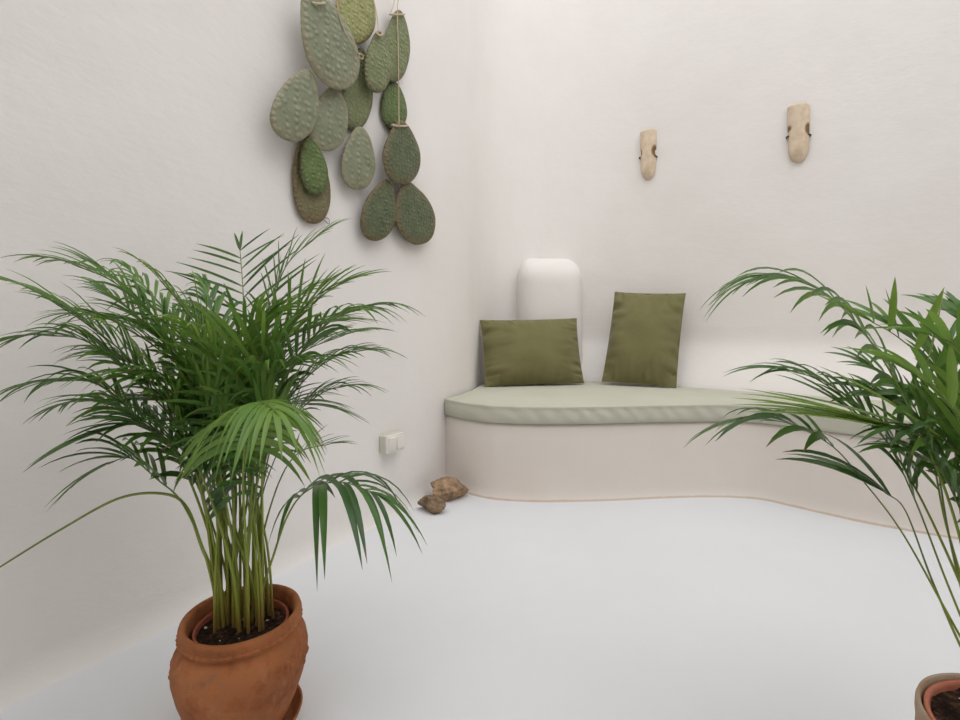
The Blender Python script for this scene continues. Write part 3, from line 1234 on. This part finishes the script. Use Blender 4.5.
# upright and rear fronds
lf([(240, 420, 1.06), (244, 340, 1.12), (243, 290, 1.17), (240, 250, 1.22)], L=0.17, droop=0.14, tone=0.15, n=11, t0=0.55, vee=6, a0=52, a1=58, az=math.pi / 2, w=0.010, lmin=0.42, tl=0.3)
lf([(255, 420, 1.04), (268, 330, 1.08), (285, 268, 1.10), (318, 236, 1.12)], L=0.13, droop=0.35, tone=0.4, n=14, w=0.011)
lf([(262, 420, 1.0), (285, 340, 1.0), (312, 300, 1.0), (340, 284, 1.0)], L=0.15, droop=0.3, tone=0.6, n=15)
lf([(265, 430, 0.98), (292, 365, 0.96), (330, 322, 0.94), (370, 306, 0.92)], L=0.15, droop=0.75, tone=0.4, n=18)
lf([(268, 440, 1.03), (300, 385, 1.06), (335, 357, 1.08), (365, 350, 1.1)], L=0.13, droop=0.6, tone=0.3, n=16)
lf([(265, 460, 1.0), (290, 420, 1.0), (322, 393, 1.0), (346, 386, 1.0)], L=0.12, droop=0.6, tone=0.35, n=15, w=0.011)
# drooping one towards the camera
lf([(243, 480, 0.93), (248, 425, 0.87), (258, 402, 0.81), (274, 410, 0.745)], L=0.105, droop=1.15, tone=0.72, n=17, t0=0.62, vee=4, w=0.013, a0=78, a1=30, lmin=0.7)
# low right one
lf([(272, 560, 1.0), (288, 515, 1.0), (308, 490, 0.99), (340, 482, 0.98), (372, 492, 0.97)], ang=-0.2, L=0.16, droop=1.05, tone=0.2, n=7, t0=0.62, w=0.020, vee=12, a0=72, a1=34)
lf([(262, 540, 1.02), (280, 480, 1.04), (300, 452, 1.06), (330, 444, 1.08)], L=0.08, droop=0.3, tone=0.3, n=3, t0=0.8, w=0.007)
# crown fillers
for k, (mx, my, tx, ty, Y1, to) in enumerate([
        (185, 370, 105, 290, 1.05, 0.5), (195, 355, 130, 270, 1.08, 0.55), (205, 345, 160, 280, 0.95, 0.7), (225, 350, 205, 285, 1.15, 0.4),
        (240, 360, 268, 315, 0.95, 0.6), (250, 360, 300, 295, 1.10, 0.5), (255, 370, 320, 325, 0.92, 0.6), (195, 385, 120, 325, 0.90, 0.6),
        (185, 400, 105, 350, 1.05, 0.35), (222, 375, 190, 330, 0.88, 0.75), (265, 385, 345, 335, 1.12, 0.3), (258, 380, 318, 300, 1.05, 0.55),
        (200, 410, 140, 375, 0.88, 0.5), (230, 400, 220, 350, 1.12, 0.3), (255, 400, 305, 360, 0.92, 0.5), (205, 420, 135, 400, 1.1, 0.2),
        (260, 420, 315, 405, 1.08, 0.3), (175, 350, 90, 315, 1.02, 0.45)]):
    Ym = (1.0 + Y1) / 2
    lf([((mx + 240) / 2, (my + 530) / 2, (Ym + 1) / 2), (mx, my, Ym), ((mx + tx) / 2 - 2, (my + ty) / 2 - 8, (Ym + Y1) / 2), (tx, ty, Y1)], L=rng.uniform(0.14, 0.18), droop=rng.uniform(0.45, 0.85), tone=to, n=14, t0=0.52, w=0.0125)
# young unopened spears and bare stalks among the stems
for k in range(15):
    a = rng.uniform(0, 6.28)
    tx = 176 + 8 * k
    lf([(240 + (tx - 240) * 0.45, 500, 1 + 0.05 * math.sin(a)), (tx, rng.uniform(395, 430), 1 + 0.09 * math.sin(a))], ang=a, r=rng.uniform(0.005, 0.05), L=0.16, droop=0.15, tone=0.7, n=2, t0=0.9, a0=20, a1=10,
       r0=rng.uniform(0.0026, 0.0046), w=0.012)

# right palm
rng = random.Random(5)
palm2 = empty('areca_palm', RP + Vector((0, 0, 0.036)), 'areca palm leaning into the photo from the pale pot at the right edge', 'palm')
nursery(palm2, 0.2195, 0.1215, 0.14, M_NURS2, 0.2135, 7)
RO = RP + Vector((0, 0, 0.036))


def rf(pixels, ang=None, r=None, **kw):
    pts = [P(*q) for q in pixels]
    hor = pts[-1] - RP
    a = math.atan2(hor.y, hor.x) if ang is None else ang
    rr = rng.uniform(0.012, 0.05) if r is None else r
    b = RP + Vector((math.cos(a) * rr, math.sin(a) * rr, 0.243))
    for q_, f_ in (('L', 1.25), ('w', 0.82), ('n', 1.2)):
        if kw.get('t0', 0) < 0.84 or q_ == 'w':
            kw[q_] = kw.get(q_, {'L': 0.2, 'w': 0.014, 'n': 18}[q_]) * f_
    kw['n'] = int(kw['n'] + 0.5)
    kw.setdefault('a0', 52)
    kw.setdefault('a1', 16)
    kw.setdefault('r0', rng.uniform(0.0018, 0.0026))
    pts = [b] + pts
    return frond(palm2, RO, pts, rng, **kw)


# long arching fronds on the left of the plant
rf([(955, 520, 0.72), (905, 400, 0.76), (868, 338, 0.80), (825, 293, 0.84), (776, 276, 0.87), (752, 281, 0.88)], L=0.18, droop=0.7, tone=0.4, n=17, t0=0.46, w=0.0155, tl=0.36, a0=60, a1=28, vee=4)
rf([(950, 560, 0.74), (905, 470, 0.80), (865, 415, 0.84), (818, 380, 0.88), (790, 371, 0.90)], L=0.14, droop=0.6, tone=0.3, n=9, t0=0.55, w=0.017, tl=0.7)
rf([(959, 634, 0.72), (903, 534, 0.78), (864, 482, 0.82), (832, 446, 0.85), (790, 424, 0.88), (764, 420, 0.90)], L=0.15, droop=0.8, tone=0.25, n=4, t0=0.78, w=0.021, tl=0.8)
rf([(965, 655, 0.71), (932, 580, 0.75), (905, 510, 0.78), (884, 492, 0.80)], L=0.24, droop=0.5, tone=0.2, n=1, t0=0.95, w=0.021, fat_end=True)
rf([(990, 560, 0.70), (955, 452, 0.72), (920, 436, 0.74), (880, 425, 0.76)], L=0.22, droop=0.2, tone=1.0, n=3, t0=0.82, w=0.022, a0=14, a1=5, tl=0.8)
rf([(950, 590, 0.75), (915, 500, 0.80), (885, 440, 0.84), (850, 410, 0.88)], L=0.15, droop=0.35, tone=0.35, n=5, t0=0.66, w=0.015, tl=0.8)
# broad upright leaves
rf([(990, 520, 0.68), (962, 410, 0.70), (930, 365, 0.72), (895, 335, 0.73), (872, 322, 0.74)], L=0.115, droop=0.06, tone=0.7, n=7, t0=0.50, w=0.020, vee=68, a0=72, a1=52)
rf([(985, 500, 0.75), (955, 400, 0.82), (925, 350, 0.88), (890, 325, 0.92)], L=0.15, droop=0.35, tone=0.5, n=8, t0=0.5, w=0.016, vee=45)
rf([(1000, 480, 0.72), (985, 380, 0.76), (968, 330, 0.80), (945, 310, 0.84)], L=0.125, droop=0.4, tone=0.4, n=8, t0=0.5, w=0.0175, vee=40)
rf([(1000, 540, 0.66), (970, 440, 0.66), (940, 395, 0.66), (915, 375, 0.66)], L=0.15, droop=0.4, tone=0.7, n=7, t0=0.5, w=0.019, vee=35)
rf([(985, 560, 0.76), (950, 470, 0.80), (920, 420, 0.84), (880, 395, 0.87)], L=0.13, droop=0.5, tone=0.3, n=10, t0=0.5, w=0.018)
rf([(1000, 560, 0.68), (975, 480, 0.70), (945, 440, 0.72), (915, 430, 0.73)], L=0.12, droop=0.8, tone=0.3, n=8, t0=0.5, w=0.019)
rf([(1020, 520, 0.70), (1010, 400, 0.72), (995, 350, 0.74), (975, 325, 0.76)], L=0.12, droop=0.4, tone=0.45, n=9, t0=0.5, w=0.019)
rf([(1010, 560, 0.74), (990, 470, 0.77), (965, 420, 0.80), (930, 400, 0.82)], L=0.14, droop=0.6, tone=0.5, n=9, t0=0.5, w=0.020)
rf([(995, 590, 0.70), (965, 520, 0.71), (940, 470, 0.72), (915, 455, 0.73)], L=0.12, droop=0.7, tone=0.35, n=6, t0=0.6, w=0.020)
rf([(1005, 500, 0.64), (985, 400, 0.63), (960, 350, 0.62), (930, 335, 0.61)], L=0.13, droop=0.35, tone=0.55, n=8, t0=0.5, w=0.018, vee=35)
# the half of the crown outside the photo
rf([(1040, 500, 0.75), (1050, 400, 0.80), (1065, 330, 0.85), (1100, 300, 0.88)], L=0.14, droop=0.5, tone=0.5, n=11, t0=0.5)
rf([(1070, 560, 0.62), (1100, 450, 0.60), (1140, 390, 0.58), (1190, 380, 0.56)], L=0.14, droop=0.6, tone=0.5, n=11, t0=0.5)
# thin stalks
rf([(968, 600, 0.76), (945, 520, 0.82), (930, 450, 0.88), (905, 390, 0.93), (870, 365, 0.97)], L=0.12, droop=0.4, tone=0.25, n=9, t0=0.55, w=0.011)
rf([(972, 620, 0.72), (950, 540, 0.75), (938, 470, 0.78), (925, 410, 0.80)], L=0.12, droop=0.3, tone=0.5, n=3, t0=0.8, w=0.016)
rf([(985, 600, 0.72), (962, 520, 0.75), (955, 450, 0.78), (950, 390, 0.80)], L=0.12, droop=0.3, tone=0.6, n=3, t0=0.8, w=0.016)

# ------------------------------------------------------------------ light: open sky over the courtyard
w = bpy.data.worlds.new('sky')
SC.world = w
w.use_nodes = True
bg = w.node_tree.nodes['Background']
bg.inputs['Color'].default_value = (0.97, 0.985, 1.0, 1)
bg.inputs['Strength'].default_value = 1.0
sun = bpy.data.lights.new('sun', 'SUN')
sun.energy = 0.8
sun.angle = math.radians(70)
sun.color = (1.0, 0.98, 0.96)
so = bpy.data.objects.new('sun', sun)
COL.objects.link(so)
so.rotation_euler = (math.radians(30), math.radians(12), 0)
so.location = (0, 0, 4)

cam = bpy.data.cameras.new('camera')
cam.sensor_width = 36
cam.lens = F / 960 * 36
cam.shift_y = -(360 - HY) / 960
cam.clip_start = 0.02
co = bpy.data.objects.new('camera', cam)
COL.objects.link(co)
co.location = (0, 0, H)
co.rotation_euler = (math.radians(90), 0, 0)
SC.camera = co

vs = SC.view_settings
vs.view_transform = 'Standard'
vs.look = 'None'
vs.gamma = 1
vs.use_curve_mapping = False
vs.exposure = 0.57
